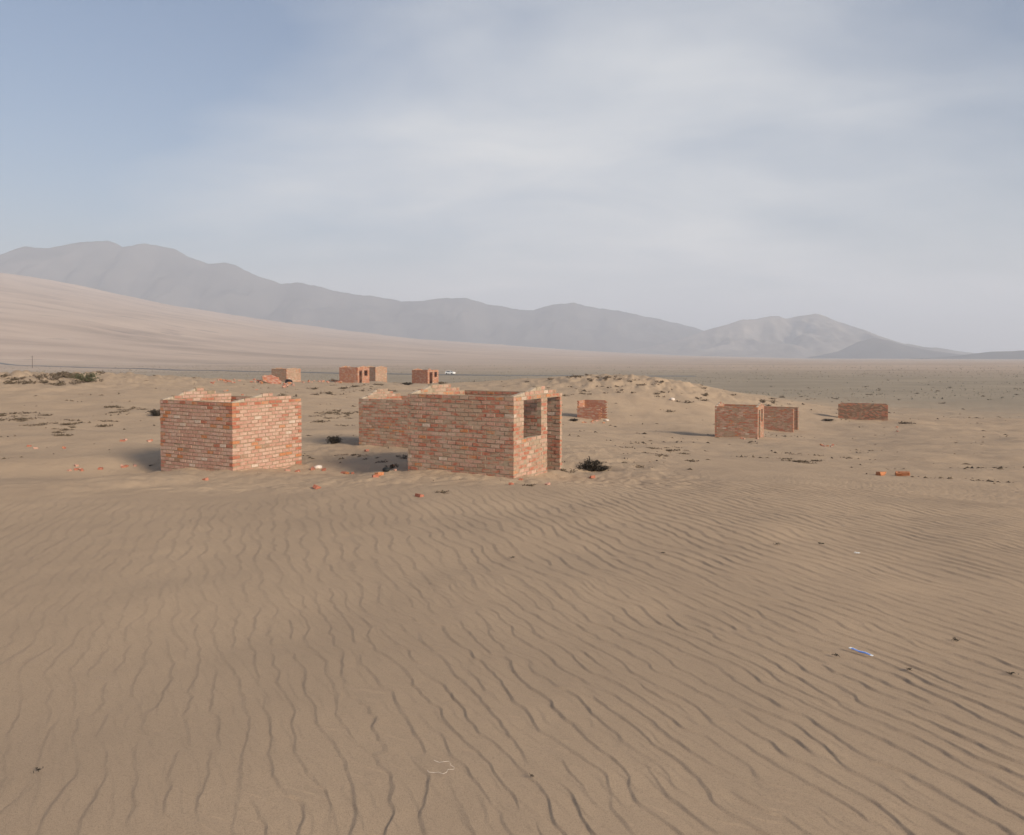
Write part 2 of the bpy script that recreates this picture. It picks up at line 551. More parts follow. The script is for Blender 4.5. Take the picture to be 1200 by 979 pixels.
# ------------------------------------------------------------------ ground, one sheet to the horizon
def ground_material():
    m, t, b = newmat('sand')
    g = node(t, 'ShaderNodeNewGeometry')
    P = g.outputs['Position']
    sp = node(t, 'ShaderNodeSeparateXYZ')
    t.links.new(P, sp.inputs[0])
    ln = node(t, 'ShaderNodeVectorMath', operation='LENGTH')
    t.links.new(P, ln.inputs[0])
    dist = ln.outputs['Value']
    # wind blown sand
    nA = tnoise(t, P, 0.35, 5, 0.6)
    nB = tnoise(t, P, 190, 2, 0.7)
    nC = tnoise(t, P, 6, 4, 0.6)
    nB2 = tnoise(t, P, 75, 3, 0.75)
    sand = ramp(t, nA, [(0.3, (0.375, 0.273, 0.190)), (0.7, (0.470, 0.341, 0.233))])
    sand = mixc(t, ramp(t, nB, [(0.30, (1, 1, 1)), (0.46, (0, 0, 0))]), sand, (0.23, 0.172, 0.122))
    sand = mixc(t, mth(t, 'MULTIPLY', ramp(t, nB, [(0.60, (0, 0, 0)), (0.72, (1, 1, 1))]), 0.5), sand, (0.50, 0.40, 0.30))
    sand = mixc(t, mth(t, 'MULTIPLY', ramp(t, nB2, [(0.34, (1, 1, 1)), (0.5, (0, 0, 0))]), 0.55), sand, (0.27, 0.20, 0.14))
    sand = mixc(t, mth(t, 'MULTIPLY', nC, 0.25), sand, (0.36, 0.265, 0.18))
    # greyer, stony ground with litter on the plain
    nD = tnoise(t, P, 0.05, 6, 0.65)
    nE = tnoise(t, P, 1.2, 5, 0.7)
    plain = ramp(t, nD, [(0.3, (0.25, 0.208, 0.158)), (0.7, (0.34, 0.275, 0.205))])
    plain = mixc(t, ramp(t, nE, [(0.58, (0, 0, 0)), (0.72, (0.7, 0.7, 0.7))]), plain, (0.12, 0.11, 0.085))
    fp = mth(t, 'ADD', dist, mth(t, 'MULTIPLY', nD, 90))
    mr = node(t, 'ShaderNodeMapRange', interpolation_type='SMOOTHSTEP', inp={1: 135.0, 2: 210.0})
    t.links.new(fp, mr.inputs[0])
    col = mixc(t, mr.outputs[0], sand, plain)
    # pale pinkish sand sheet of the fan, streaked down slope
    mp = node(t, 'ShaderNodeMapping')
    mp.inputs['Scale'].default_value = (0.0022, 0.0085, 0.01)
    mp.inputs['Rotation'].default_value = (0, 0, R(16))
    t.links.new(P, mp.inputs[0])
    nF = tnoise(t, mp.outputs[0], 1.0, 8, 0.68, 0.6)
    fan = ramp(t, nF, [(0.30, (0.30, 0.225, 0.175)), (0.48, (0.42, 0.315, 0.245)), (0.7, (0.50, 0.385, 0.30))])
    nG = tnoise(t, mp.outputs[0], 2.6, 6, 0.6, 0.8)
    fan = mixc(t, ramp(t, nG, [(0.60, (0, 0, 0)), (0.68, (0.75, 0.75, 0.75))]), fan, (0.22, 0.17, 0.14))
    fz = mth(t, 'ADD', sp.outputs[2], mth(t, 'MULTIPLY', nF, 7.0))
    mr2 = node(t, 'ShaderNodeMapRange', interpolation_type='SMOOTHSTEP', inp={1: -0.8, 2: 4.5})
    t.links.new(fz, mr2.inputs[0])
    far = node(t, 'ShaderNodeMapRange', interpolation_type='SMOOTHSTEP', inp={1: 380.0, 2: 620.0})
    t.links.new(dist, far.inputs[0])
    ff = mth(t, 'MULTIPLY', far.outputs[0], mr2.outputs[0])
    far2 = node(t, 'ShaderNodeMapRange', interpolation_type='SMOOTHSTEP', inp={1: 260.0, 2: 620.0})
    t.links.new(dist, far2.inputs[0])
    ff = mth(t, 'MAXIMUM', ff, mth(t, 'MULTIPLY', far2.outputs[0], 0.8))
    col = mixc(t, ff, col, fan)
    t.links.new(col, b.inputs['Base Color'])
    b.inputs['Roughness'].default_value = 1.0
    b.inputs['Specular IOR Level'].default_value = 0.05
    # grain
    bp = node(t, 'ShaderNodeBump', inp={'Strength': 0.8, 'Distance': 0.006})
    t.links.new(nB, bp.inputs['Height'])
    nH = tnoise(t, P, 1.6, 7, 0.68)
    bp2 = node(t, 'ShaderNodeBump', inp={'Distance': 0.09})
    mr3 = node(t, 'ShaderNodeMapRange', interpolation_type='SMOOTHSTEP', inp={1: 14.0, 2: 30.0, 3: 0.06, 4: 0.5})
    t.links.new(dist, mr3.inputs[0])
    t.links.new(mr3.outputs[0], bp2.inputs['Strength'])
    t.links.new(nH, bp2.inputs['Height'])
    t.links.new(bp.outputs[0], bp2.inputs['Normal'])
    t.links.new(bp2.outputs[0], b.inputs['Normal'])
    return m


def make_ground():
    a1 = np.linspace(-39, 39, 1020)
    a0 = np.linspace(-52, -39, 60)[:-1]
    a3 = np.linspace(39, 52, 60)[1:]
    a2 = np.linspace(52, 308, 64)[1:-1]
    ang = np.radians(np.concatenate([a0, a1, a3, a2]))
    rad = [0.25]
    while rad[-1] < 12500:
        r = rad[-1]
        st = 0.04 if r < 3.5 else 0.0020 if r < 8.5 else 0.0027 if r < 19 else 0.0075 if r < 34 else 0.011 if r < 140 else 0.035
        rad.append(r * (1 + st))
    rad = np.array(rad)
    na, nr = len(ang), len(rad)
    X = rad[:, None] * np.sin(ang)[None]
    Y = rad[:, None] * np.cos(ang)[None]
    Z = base_height(X.ravel(), Y.ravel())
    k = (rad[:, None] * np.ones(na)[None]).ravel() < 28
    xr, yr = X.ravel(), Y.ravel()
    Z[k] += ripples(xr[k], yr[k])
    co = np.stack([xr, yr, Z], 1)
    co = np.concatenate([co, [[0, 0, hz(0, 0)]]])
    i, j = np.meshgrid(np.arange(nr - 1), np.arange(na), indexing='ij')
    jn = (j + 1) % na
    quads = np.stack([i * na + j, (i + 1) * na + j, (i + 1) * na + jn, i * na + jn], -1).reshape(-1, 4)[:, ::-1]
    c = nr * na
    jj = np.arange(na)
    tris = np.stack([np.full(na, c), jj, (jj + 1) % na], 1)[:, ::-1]
    me = bpy.data.meshes.new('ground')
    me.vertices.add(len(co))
    me.vertices.foreach_set('co', co.astype(np.float32).ravel())
    nl = quads.size + tris.size
    me.loops.add(nl)
    me.loops.foreach_set('vertex_index', np.concatenate([quads.ravel(), tris.ravel()]).astype(np.int32))
    npoly = len(quads) + len(tris)
    me.polygons.add(npoly)
    st = np.concatenate([np.arange(len(quads)) * 4, quads.size + np.arange(len(tris)) * 3]).astype(np.int32)
    me.polygons.foreach_set('loop_start', st)
    me.polygons.foreach_set('use_smooth', np.ones(npoly, bool))
    me.update(calc_edges=True)
    me.materials.append(ground_material())
    o = link_mesh('ground', me)
    tag(o, kind='structure')


make_ground()

# ------------------------------------------------------------------ mountains


def mountain_material(name, lo, hi):
    m, t, b = newmat(name)
    g = node(t, 'ShaderNodeNewGeometry')
    n = tnoise(t, g.outputs['Position'], 0.004, 9, 0.62, 0.4)
    t.links.new(ramp(t, n, [(0.3, lo), (0.7, hi)]), b.inputs['Base Color'])
    b.inputs['Roughness'].default_value = 1
    b.inputs['Specular IOR Level'].default_value = 0
    return m


M_MT = mountain_material('dark_rock', (0.035, 0.034, 0.036), (0.11, 0.10, 0.095))
M_MT2 = mountain_material('sandy_rock', (0.09, 0.08, 0.075), (0.28, 0.24, 0.21))


def mountain(name, D, prof, mat, front, seed, amp=1.0, near=None):
    px = np.array([p[0] for p in prof], float)
    py = np.array([p[1] for p in prof], float)
    Dp = D if near is None else near + (D - near) * (px - px[0]) / (px[-1] - px[0])     # the range runs away from us to the right
    xs = (px - 600) / F * Dp
    hs = (HOR - py) / F * Dp + CAMZ - PLAIN
    ns = int((xs[-1] - xs[0]) / (D * 0.0026)) + 1
    sx = np.linspace(xs[0], xs[-1], ns)
    Dx = np.interp(sx, xs, Dp * np.ones(len(px)))
    ty = np.concatenate([np.linspace(-1, 0, 70), np.linspace(0, 1, 24)[1:]])
    XX, TT = np.meshgrid(sx, ty, indexing='xy')
    sc = D / 5000.0
    depth = np.where(TT < 0, TT * front, TT * front * 0.9)
    off = np.abs(TT)
    wx = XX + off * (420 * sc * fbm(XX / (900 * sc), depth / (900 * sc), 3, seed))
    H = np.interp(wx, xs, hs)
    H0 = np.interp(XX, xs, hs)
    jag = 0.030 * fbm(XX / (170 * sc), XX * 0 + 3.7, 4, seed + 40, 0.6)
    H0 = H0 * (1 + jag)
    H = H * off + H0 * (1 - off)
    body = (1 - off) ** 1.25
    rid = 1 - np.abs(fbm(XX / (520 * sc), depth / (1000 * sc), 5, seed + 9)) * 2.0
    Z = H * body * (1 + amp * 0.36 * (rid - 0.75) * np.minimum(1, off * 3.5) * (1 - off * 0.3))
    Z = Z + 0.012 * H0 * fbm(XX / (90 * sc), depth / (90 * sc), 3, seed + 20) * (1 - off)
    Z = np.minimum(Z, H0 * (1 - 0.10 * off))
    YY = Dx[None, :] + depth
    base = far_height(XX.ravel(), np.maximum(YY.ravel(), 10)).reshape(XX.shape)
    Zw = PLAIN + Z - 14 * off * off
    nv, nu = XX.shape
    co = np.stack([XX, YY, Zw], -1).reshape(-1, 3)
    faces = [(r * nu + c, r * nu + c + 1, (r + 1) * nu + c + 1, (r + 1) * nu + c) for r in range(nv - 1) for c in range(nu - 1)]
    me = bpy.data.meshes.new(name)
    me.from_pydata(co.tolist(), [], faces)
    me.polygons.foreach_set('use_smooth', [True] * len(faces))
    me.materials.append(mat)
    o = link_mesh(name, me)
    tag(o, kind='structure')
    return o


mountain('mountain_range', 6300, [(-420, 415), (-300, 352), (-180, 322), (-100, 312), (-40, 304), (0, 298), (30, 291), (60, 290), (92, 284), (118, 283), (131, 284), (146, 289), (168, 286), (190, 288),
                                  (205, 292), (225, 302), (245, 309), (262, 307), (276, 310), (300, 322), (330, 334), (350, 331), (375, 336), (400, 343), (440, 347), (470, 353), (500, 353),
                                  (522, 349), (546, 349), (570, 356), (600, 362), (625, 364), (650, 357), (670, 355), (700, 361), (740, 368), (780, 376), (815, 384), (840, 393), (870, 408), (890, 417)],
         M_MT, 1100, 3, near=3700)
mountain('mountain', 5150, [(690, 419), (750, 409), (790, 399), (815, 391), (835, 385), (852, 381), (870, 375), (884, 374), (900, 370.5), (912, 371), (920, 375), (935, 371), (955, 367.5), (966, 370), (978, 376), (1000, 383.5), (1030, 394), (1060, 403),
                            (1100, 411), (1130, 416), (1170, 418)], M_MT2, 1100, 14, 2.0)
mountain('hill', 4050, [(955, 418), (985, 411), (1005, 401), (1024, 396), (1040, 399), (1060, 405), (1085, 410), (1120, 415), (1150, 418)], M_MT, 420, 27, 1.0)
mountain('hill.001', 3300, [(1080, 420), (1105, 419), (1130, 416), (1160, 412.5), (1188, 411.5), (1215, 410), (1260, 408), (1330, 412), (1420, 419)], M_MT, 380, 33, 0.8)
mountain('hill.002', 3700, [(1040, 420), (1048, 418.5), (1057, 417), (1066, 418), (1078, 420)], M_MT, 120, 38, 0.6)

# ------------------------------------------------------------------ haze: one closed box of even air
hb = MB()
hb.box((-15000, -13500, -80), (15000, 14500, 890))
m_h = bpy.data.materials.new('haze')
m_h.use_nodes = True
th = m_h.node_tree
th.nodes.clear()
ho = node(th, 'ShaderNodeOutputMaterial')
hv = node(th, 'ShaderNodeVolumePrincipled')
hv.inputs['Color'].default_value = (0.80, 0.865, 0.99, 1)
hv.inputs['Density'].default_value = 2.2e-4
hv.inputs['Anisotropy'].default_value = 0.08
th.links.new(hv.outputs[0], ho.inputs['Volume'])
tag(hb.build('haze', m_h), kind='stuff')

# ------------------------------------------------------------------ brick huts
T = 0.13         # wall thickness, one brick
CH = 0.105       # a course
BL = 0.26        # brick with its joint
JT = 0.0135       # half a joint


def pick_col(style):
    w = STYLES[style][0]
    x = rng.uniform(0, sum(k[1] for k in w))
    for n, k in w:
        x -= k
        if x <= 0:
            return PK.index(n)
    return 0


def subtract(s0, s1, cuts):
    segs = [(s0, s1)]
    for c0, c1 in cuts:
        ns = []
        for a, b in segs:
            if c1 <= a or c0 >= b:
                ns.append((a, b))
            else:
                if c0 - a > 0.02:
                    ns.append((a, c0))
                if b - c1 > 0.02:
                    ns.append((c1, b))
        segs = ns
    return segs


BRICK_MESH = {}


def hut(name, label, group, x, y, ztop, beta, L, Rr, below, style, gables=None, openings=(), singles=0, broken=None, skip=(), caps=True, cat='hut'):
    """a roofless brick shell.  Local x runs along the right hand end wall, local y along the left hand side wall,
    origin at the corner nearest to us.  Walls: 0 side, 1 end (front), 2 far side, 3 far end"""
    gz = hz(x, y)
    b = R(beta)
    root = empty(name, (x, y, gz), math.pi / 2 - b)
    tag(root, label, cat, group)
    zt = ztop - gz                                   # eaves in local z
    n = int(math.ceil((zt + below) / CH))
    z0 = zt - n * CH
    Mw = Matrix.Translation((x, y, gz)) @ Matrix.Rotation(math.pi / 2 - b, 4, 'Z')
    allb = []
    walls = []
    for wi in range(4):
        if wi in skip:
            walls.append(None)
            continue
        length = L if wi in (0, 2) else Rr
        ext = {}
        if wi in (1, 3):
            ext = (gables or {}).get(wi, {})
        runs = []
        for k in range(n + len(ext.get('steps', ()))):
            za = z0 + k * CH
            odd = k % 2
            full = (wi in (0, 2)) != bool(odd)
            lo, hi = (0, length) if full else (T, length - T)
            if k >= n:
                fa, fb = ext['steps'][k - n]
                lo, hi = max(lo, fa * length), min(hi, fb * length)
            if broken:
                lo, hi = broken(wi, lo, hi, za, zt)
                if hi - lo < 0.08:
                    continue
            cuts = [(o[1], o[2]) for o in openings if o[0] == wi and o[3] < za + CH * 0.5 < o[4]]
            for a, c in subtract(lo, hi, cuts):
                runs.append((a, c, za))
                s = 0.0 if full else T
                while s < c:
                    e = s + BL
                    p, q = max(s, a), min(e, c)
                    if q - p > 0.05 and not (za > zt - CH * 0.5 and rng.random() < 0.04):
                        allb.append((wi, p + (JT if p > a else 0), q - (JT if q < c else 0), za + JT, za + CH - JT))
                    s = e
        cm = MB()
        ins = 0.007
        for a, c, za in runs:
            if wi == 0:
                cm.box((ins, a + .004, za), (T - ins, c - .004, za + CH))
            elif wi == 2:
                cm.box((Rr - T + ins, a + .004, za), (Rr - ins, c - .004, za + CH))
            elif wi == 1:
                cm.box((a + .004, ins, za), (c - .004, T - ins, za + CH))
            else:
                cm.box((a + .004, L - T + ins, za), (c - .004, L - ins, za + CH))
        if caps and ext.get('steps'):
            # mortar screed up the slope of the gable
            ztc = zt
            prof = [(0.02, 0.0)]
            for i, (fa, fb) in enumerate(ext['steps']):
                prof.append((fa * length - 0.01, (i + 0.25) * CH))
            for (sa, ha), (sb, hb_) in zip(prof[:-1], prof[1:]):
                if sb - sa < 0.05:
                    continue
                y0, y1 = (0.012, T - 0.012) if wi == 1 else (L - T + 0.012, L - 0.012)
                pts = [(sa, ztc + ha - 0.05), (sb, ztc + ha - 0.05), (sb, ztc + hb_ + 0.06), (sa, ztc + ha + 0.012)]
                A = [(p[0], y0, p[1]) for p in pts]
                B = [(p[0], y1, p[1]) for p in pts]
                cm.face(A, 1)
                cm.face(B[::-1], 1)
                for i in range(4):
                    j = (i + 1) % 4
                    cm.face([A[j], A[i], B[i], B[j]], 1)
        wo = cm.build('gable_wall' if wi in (1, 3) else 'side_wall', [M_JOINT if style == 'pale' else M_MORTAR, M_CAP], root)
        walls.append(wo)

    def geom(br):
        wi, p, q, za, zb = br
        j0 = rng.uniform(-.006, .006)
        j1 = j0 + rng.uniform(-.002, .002)
        dz = 0.007 * math.sin(p * 2.3 + za * 5 + wi) + rng.uniform(-.003, .003)
        za, zb = za + dz, zb + dz + rng.uniform(-.003, .002)
        p, q = p + rng.uniform(-.004, .004), q + rng.uniform(-.004, .004)
        if wi == 0:
            return (0 + j0, p, za), (T + j1, q, zb)
        if wi == 2:
            return (Rr - T + j0, p, za), (Rr + j1, q, zb)
        if wi == 1:
            return (p, 0 + j0, za), (q, T + j1, zb)
        return (p, L - T + j0, za), (q, L + j1, zb)

    single = set()
    if singles:
        cand = []
        for i, br in enumerate(allb):
            wi = br[0]
            if wi not in (0, 1):
                continue
            lo, hi = geom(br)
            c = Mw @ ((Vector(lo) + Vector(hi)) / 2)
            if c.z < hz(c.x, c.y) + 0.02:
                continue
            ln = br[2] - br[1]
            # how large the face shows: length seen square on, over the distance
            fac = math.cos(b) if wi == 0 else math.sin(b)
            cand.append((-(ln > 0.2) * 1.0 - ln * fac / c.length, i))
        cand.sort()
        single = {i for _, i in cand[:singles]}
    rest = [MB() for _ in range(4)]
    mats = BM[style]
    for i, br in enumerate(allb):
        lo, hi = geom(br)
        ci = pick_col(style)
        end = L if br[0] in (0, 2) else Rr
        if br[1] < 0.05 or br[2] > end - 0.05 or abs(br[4] - zt) < 0.03:
            if rng.random() < 0.45:
                ci = PK.index(rng.choice(('orange', 'red', 'red')))
        if i in single:
            wi = br[0]
            d = tuple(round(hi[k] - lo[k], 2) for k in range(3))
            key = (style, ci, d)
            if key not in BRICK_MESH:
                bb = MB()
                bb.box(tuple(-v / 2 for v in d), tuple(v / 2 for v in d), 0, 0.0015)
                BRICK_MESH[key] = bb.mesh('brick', mats[ci])
            o = link_mesh('brick', BRICK_MESH[key], walls[wi])
            o.location = [(lo[k] + hi[k]) / 2 for k in range(3)]
            o.rotation_euler = (rng.uniform(-.006, .006), rng.uniform(-.006, .006), rng.uniform(-.006, .006))
        else:
            rest[br[0]].box(lo, hi, ci, 0.0015)
    for wi in range(4):
        if walls[wi] is not None and rest[wi].f:
            o = rest[wi].build('brickwork', mats, walls[wi])
            tag(o, kind='stuff')
    return root


G = 'roofless brick huts standing about on the sand'
ST2 = {'steps': [(0.17, 0.86), (0.42, 0.57)]}
ST3 = {'steps': [(0.20, 0.80), (0.40, 0.62)]}
# heights of openings are in local z above the sand at the near corner
hut('brick_hut', 'roofless pale pink brick hut with two blank walls towards us, nearest on the left', G,
    -7.70, 20.4, 1.95, 29, 3.08, 2.60, 0.35, 'pale', {1: {'steps': [(0.17, 0.84), (0.42, 0.56)]}, 3: {'steps': [(0.14, 0.95), (0.28, 0.72), (0.44, 0.56)]}}, singles=300)
hut('brick_hut', 'roofless red brick hut nearest the middle, window hole and doorway in its sunlit end', G,
    0.04, 17.8, 2.25, 30, 3.20, 2.64, 0.35, 'smeared', {1: {'steps': [(0.22, 0.86), (0.44, 0.62)]}, 3: {'steps': [(0.16, 0.84), (0.33, 0.68)]}},
    openings=[(1, 0.50, 1.42, 0.92, 1.86), (1, 1.76, 2.50, -0.4, 1.86)], singles=300)
hut('brick_hut', 'pinkish brick hut half hidden behind the red hut with the window hole', G,
    -2.86, 25.6, 1.70, 27, 3.05, 2.60, 0.5, 'smeared', {3: {'steps': [(0.14, 0.92), (0.26, 0.74), (0.36, 0.62)]}, 1: ST2})
hut('brick_hut', 'small distant brick hut with a dark shaded side, behind the fallen wall slab', G,
    -31.6, 104, 1.60, 32, 3.1, 2.6, 0.8, 'tan', {1: {'steps': [(0.3, 0.7)]}, 3: {'steps': [(0.3, 0.7)]}})
hut('brick_hut', 'distant red brick hut with doorway and small window, in front of the tan hut', G,
    -20.8, 100, 1.83, 26, 3.1, 2.6, 0.8, 'bright', {1: {'steps': [(0.2, 0.8), (0.42, 0.58)]}, 3: ST2},
    openings=[(1, 0.35, 1.00, -1, 1.66), (1, 1.46, 2.22, 0.95, 1.68)])
hut('brick_hut', 'distant tan brick hut partly behind the red hut with the doorway', G,
    -23.0, 125, 1.55, 38, 3.1, 2.6, 0.9, 'tan', {1: {'steps': [(0.2, 0.8), (0.42, 0.58)]}, 3: ST2})
hut('brick_hut', 'distant red brick hut with tall doorway and square window beside the white car', G,
    -12.5, 110, 1.32, 34, 3.1, 2.5, 0.8, 'bright', {1: {'steps': [(0.1, 0.3), (0.12, 0.26)]}, 3: ST2},
    openings=[(1, 0.42, 1.12, -1, 1.72), (1, 1.55, 2.18, 0.98, 1.70)])


def broken8(wi, lo, hi, za, zt):
    if wi == 1:
        return (lo, lo)
    if wi == 0 and za > zt - 0.55 - 0.1 * ((za * 7) % 1):
        return (lo, lo)
    return (lo, hi)


p8 = on_sand(704.5, 493.5)
z8 = CAMZ - (470.5 - HOR) / F * p8.y
hut('brick_hut', 'broken bright red brick shell with its front wall half fallen, right of the red hut', G,
    p8.x, p8.y, z8, 26, 28.5 / F * p8.y / 0.95, 1.6, 0.5, 'bright', broken=broken8)
hut('brick_hut', 'brown brick hut with its narrow sunlit end, left one of the pair on the right', G,
    0.3316 * 47, 47, 0.03, 27, 2.68, 2.6, 0.6, 'dull', {1: ST2, 3: ST2},
    openings=[(1, 0.38, 1.02, -1, 1.70), (1, 1.40, 2.10, 0.90, 1.72)])
hut('brick_hut', 'brown brick hut with an open end, right one of the pair on the right', G,
    0.3797 * 62, 62, -1.12, 30, 3.0, 2.6, 0.6, 'dull', {3: ST2}, openings=[(1, 0.30, 2.45, -1, 9)])
hut('brick_hut', 'long dark brown brick hut without openings, farthest to the right', G,
    0.5069 * 75, 75, -1.63, 27.5, 4.6, 2.4, 0.6, 'dark', {})
bpy.context.view_layer.update()

# ------------------------------------------------------------------ loose bricks and rubble
LOOSE = []
for ci in (1, 1, 2, 3, 3):
    for k in range(2):
        bb = MB()
        w, d, h = (0.24, 0.13, 0.09) if k == 0 else (0.15, 0.13, 0.09)
        bb.box((-w / 2, -d / 2, -h / 2), (w / 2, d / 2, h / 2), 0, 0.008 if k == 0 else 0.02)
        LOOSE.append(bb.mesh('loose_brick', BM['bright'][ci]))


def loose(px, py, label, group, n=1, sx=0, sy=0, size=1.0, up=0.02):
    size = size * 0.8
    for i in range(n):
        a = px + (rng.uniform(-sx, sx) if n > 1 else 0)
        c = py + (rng.uniform(-sy, sy) if n > 1 else 0)
        p = on_sand(a, c)
        o = link_mesh('loose_brick', rng.choice(LOOSE))
        o.location = p + Vector((0, 0, up * size))
        o.rotation_euler = (rng.uniform(-.35, .35), rng.uniform(-.35, .35), rng.uniform(0, 6.28))
        s = size * rng.uniform(0.85, 1.1)
        o.scale = (s, s, s)
        tag(o, label, 'brick', group)


GL = 'bricks lying loose on the sand'
loose(370, 574, 'orange brick lying alone on the sand in front of the pale hut', GL, up=0.04)
loose(366, 551, 'orange brick lying left of the pale stone', GL)
loose(379, 552, 'orange brick lying right of the pale stone', GL)
loose(444, 558, 'orange brick tilted in the sand left of the red hut corner', GL, up=0.04)
loose(439, 560, 'broken piece of brick beside the tilted orange brick', GL)
loose(491, 583, 'orange brick flat on the rippled sand below the red hut', GL)
loose(429, 530, 'orange brick at the foot of the half hidden hut', GL)
loose(239, 564, 'small red brick piece near the front corner of the pale hut', GL)
loose(407, 556, 'red brick pieces in line along the lip of the scoop', GL, 3, 9, 1.0, .8)
loose(342, 555, 'red brick scraps at the right foot of the pale hut', GL, 4, 9, 2.5, .7)
loose(88, 547, 'orange brick on the sand far left of the pale hut', GL)
loose(87, 552.5, 'bricks in the short row left of the pale hut', GL, 4, 9, 1.0, .8)
loose(116, 551, 'orange brick right of the short row of bricks', GL)
loose(150, 547, 'brick scraps by the left corner of the pale hut', GL, 4, 8, 2.5, .8)
loose(142, 517, 'two bricks lying behind the shadow of the pale hut', GL, 2, 5, 1)
loose(172, 518, 'bricks lying close behind the pale hut', GL, 2, 6, 1)
loose(45, 525, 'bricks strewn in a loose line at the left edge', GL, 4, 30, 2.5, .8)
loose(620, 566, 'red brick pieces lying below the window hole of the red hut', GL, 3, 24, 3.5, .7)
loose(695, 561, 'pale red brick piece in front of the black bush', GL)
loose(470, 552, 'scraps of brick between the two near huts', GL, 2, 14, 6, .6)
loose(1034, 558, 'red brick lying left of the two tumbled bricks', GL, size=1.5, up=0.05)
loose(1055, 558.5, 'red brick lying left of the leaning brick', GL, size=1.5, up=0.05)
loose(1062, 559, 'orange brick leaning at the right end of the brick litter', GL, size=1.5, up=0.07)
loose(970, 523, 'orange brick scraps in a patch right of the brown huts', GL, 7, 8, 1.5, 1.0)
loose(1054, 503, 'red scraps on the sand below the long dark hut', GL, 3, 4, 4, 1.2)
loose(877, 515, 'brick scraps along the foot of the left brown hut', GL, 3, 14, 1.5, 1.0)
loose(696, 495, 'orange brick scraps at the foot of the broken red shell', GL, 8, 14, 1.5, 1.2)
loose(375, 447.5, 'red bricks in the row of rubble right of the far dark sided hut', GL, 40, 25, 1.6, 1.7, 0.05)
loose(273, 447.5, 'red bricks in the rubble left of the fallen wall slab', GL, 20, 26, 2.0, 1.7, 0.05)
loose(338, 453, 'red bricks in the heap under the black bag', GL, 16, 7, 3.0, 2.0, 0.08)
loose(306, 449, 'red bricks at the left foot of the fallen wall slab', GL, 6, 5, 1.5, 2.0, 0.08)
loose(285, 462, 'single red scraps on the far sand behind the pale hut', GL, 5, 26, 5, 1.4)

# fallen slab of wall leaning in the sand
p = on_sand(318, 450)
sl = empty('fallen_wall', tuple(p), R(-10))
tag(sl, 'big pinkish slab of fallen brick wall tipped over in front of the far hut', 'wall slab')
core, brk = MB(), MB()
MS = Matrix.Translation((0, 0, 0.32)) @ Euler((R(-54), R(20), R(8))).to_matrix().to_4x4()
for k in range(-6, 7):
    half = 1.25 - 0.07 * abs(k) - (0.25 if k > 3 else 0)
    core.box((-half + .01, -0.17, k * .11), (half - .01, 0.17, k * .11 + .11), 0, 0, MS)
    s = -half + (0.13 if k % 2 else 0)
    while s < half - .1:
        brk.box((s + .008, -0.185, k * .11 + .008), (min(s + .26, half) - .008, 0.185, k * .11 + .102), pick_col('bright'), 0.004, MS)
        s += .26
cw = core.build('slab_core', M_MORTAR, sl)
tag(brk.build('brickwork', BM['pale'], sl), kind='stuff')

# lumps


def lump(name, px, py, size, mat, label, cat, seed, squash=0.6):
    p = on_sand(px, py)
    bm = bmesh.new()
    bmesh.ops.create_icosphere(bm, subdivisions=2, radius=size)
    rr = random.Random(seed)
    off = Vector((rr.random() * 9, rr.random() * 9, rr.random() * 9))
    from mathutils import noise as mn
    for v in bm.verts:
        d = 1 + 0.45 * mn.noise(v.co / size * 1.3 + off)
        v.co = Vector((v.co.x * d * 1.25, v.co.y * d, v.co.z * d * squash))
    me = bpy.data.meshes.new(name)
    bm.to_mesh(me)
    bm.free()
    me.polygons.foreach_set('use_smooth', [True] * len(me.polygons))
    me.materials.append(mat)
    o = link_mesh(name, me)
    o.location = p + Vector((0, 0, size * squash * 0.55))
    o.rotation_euler = (0, 0, rr.random() * 6)
    tag(o, label, cat)


lump('stone', 372, 550, 0.11, M_LUMP, 'pale whitish stone between two orange bricks by the pale hut', 'stone', 3)
lump('plastic_bag', 338, 449, 0.42, M_BAG, 'black bag lying on the heap of red bricks before the far hut', 'bag', 5, 0.8)
lump('stone', 788, 469.5, 0.28, M_LUMP, 'small white stone on the side of the scrubby mound', 'stone', 8)
lump('stone', 452, 553, 0.10, M_RUBBER, 'dark clod between the half hidden hut and the red hut corner', 'clod', 9)
lump('stone', 711, 494, 0.2, M_LUMP, 'pale stone at the right foot of the broken red shell', 'stone', 12, 0.4)

# ------------------------------------------------------------------ shrubs


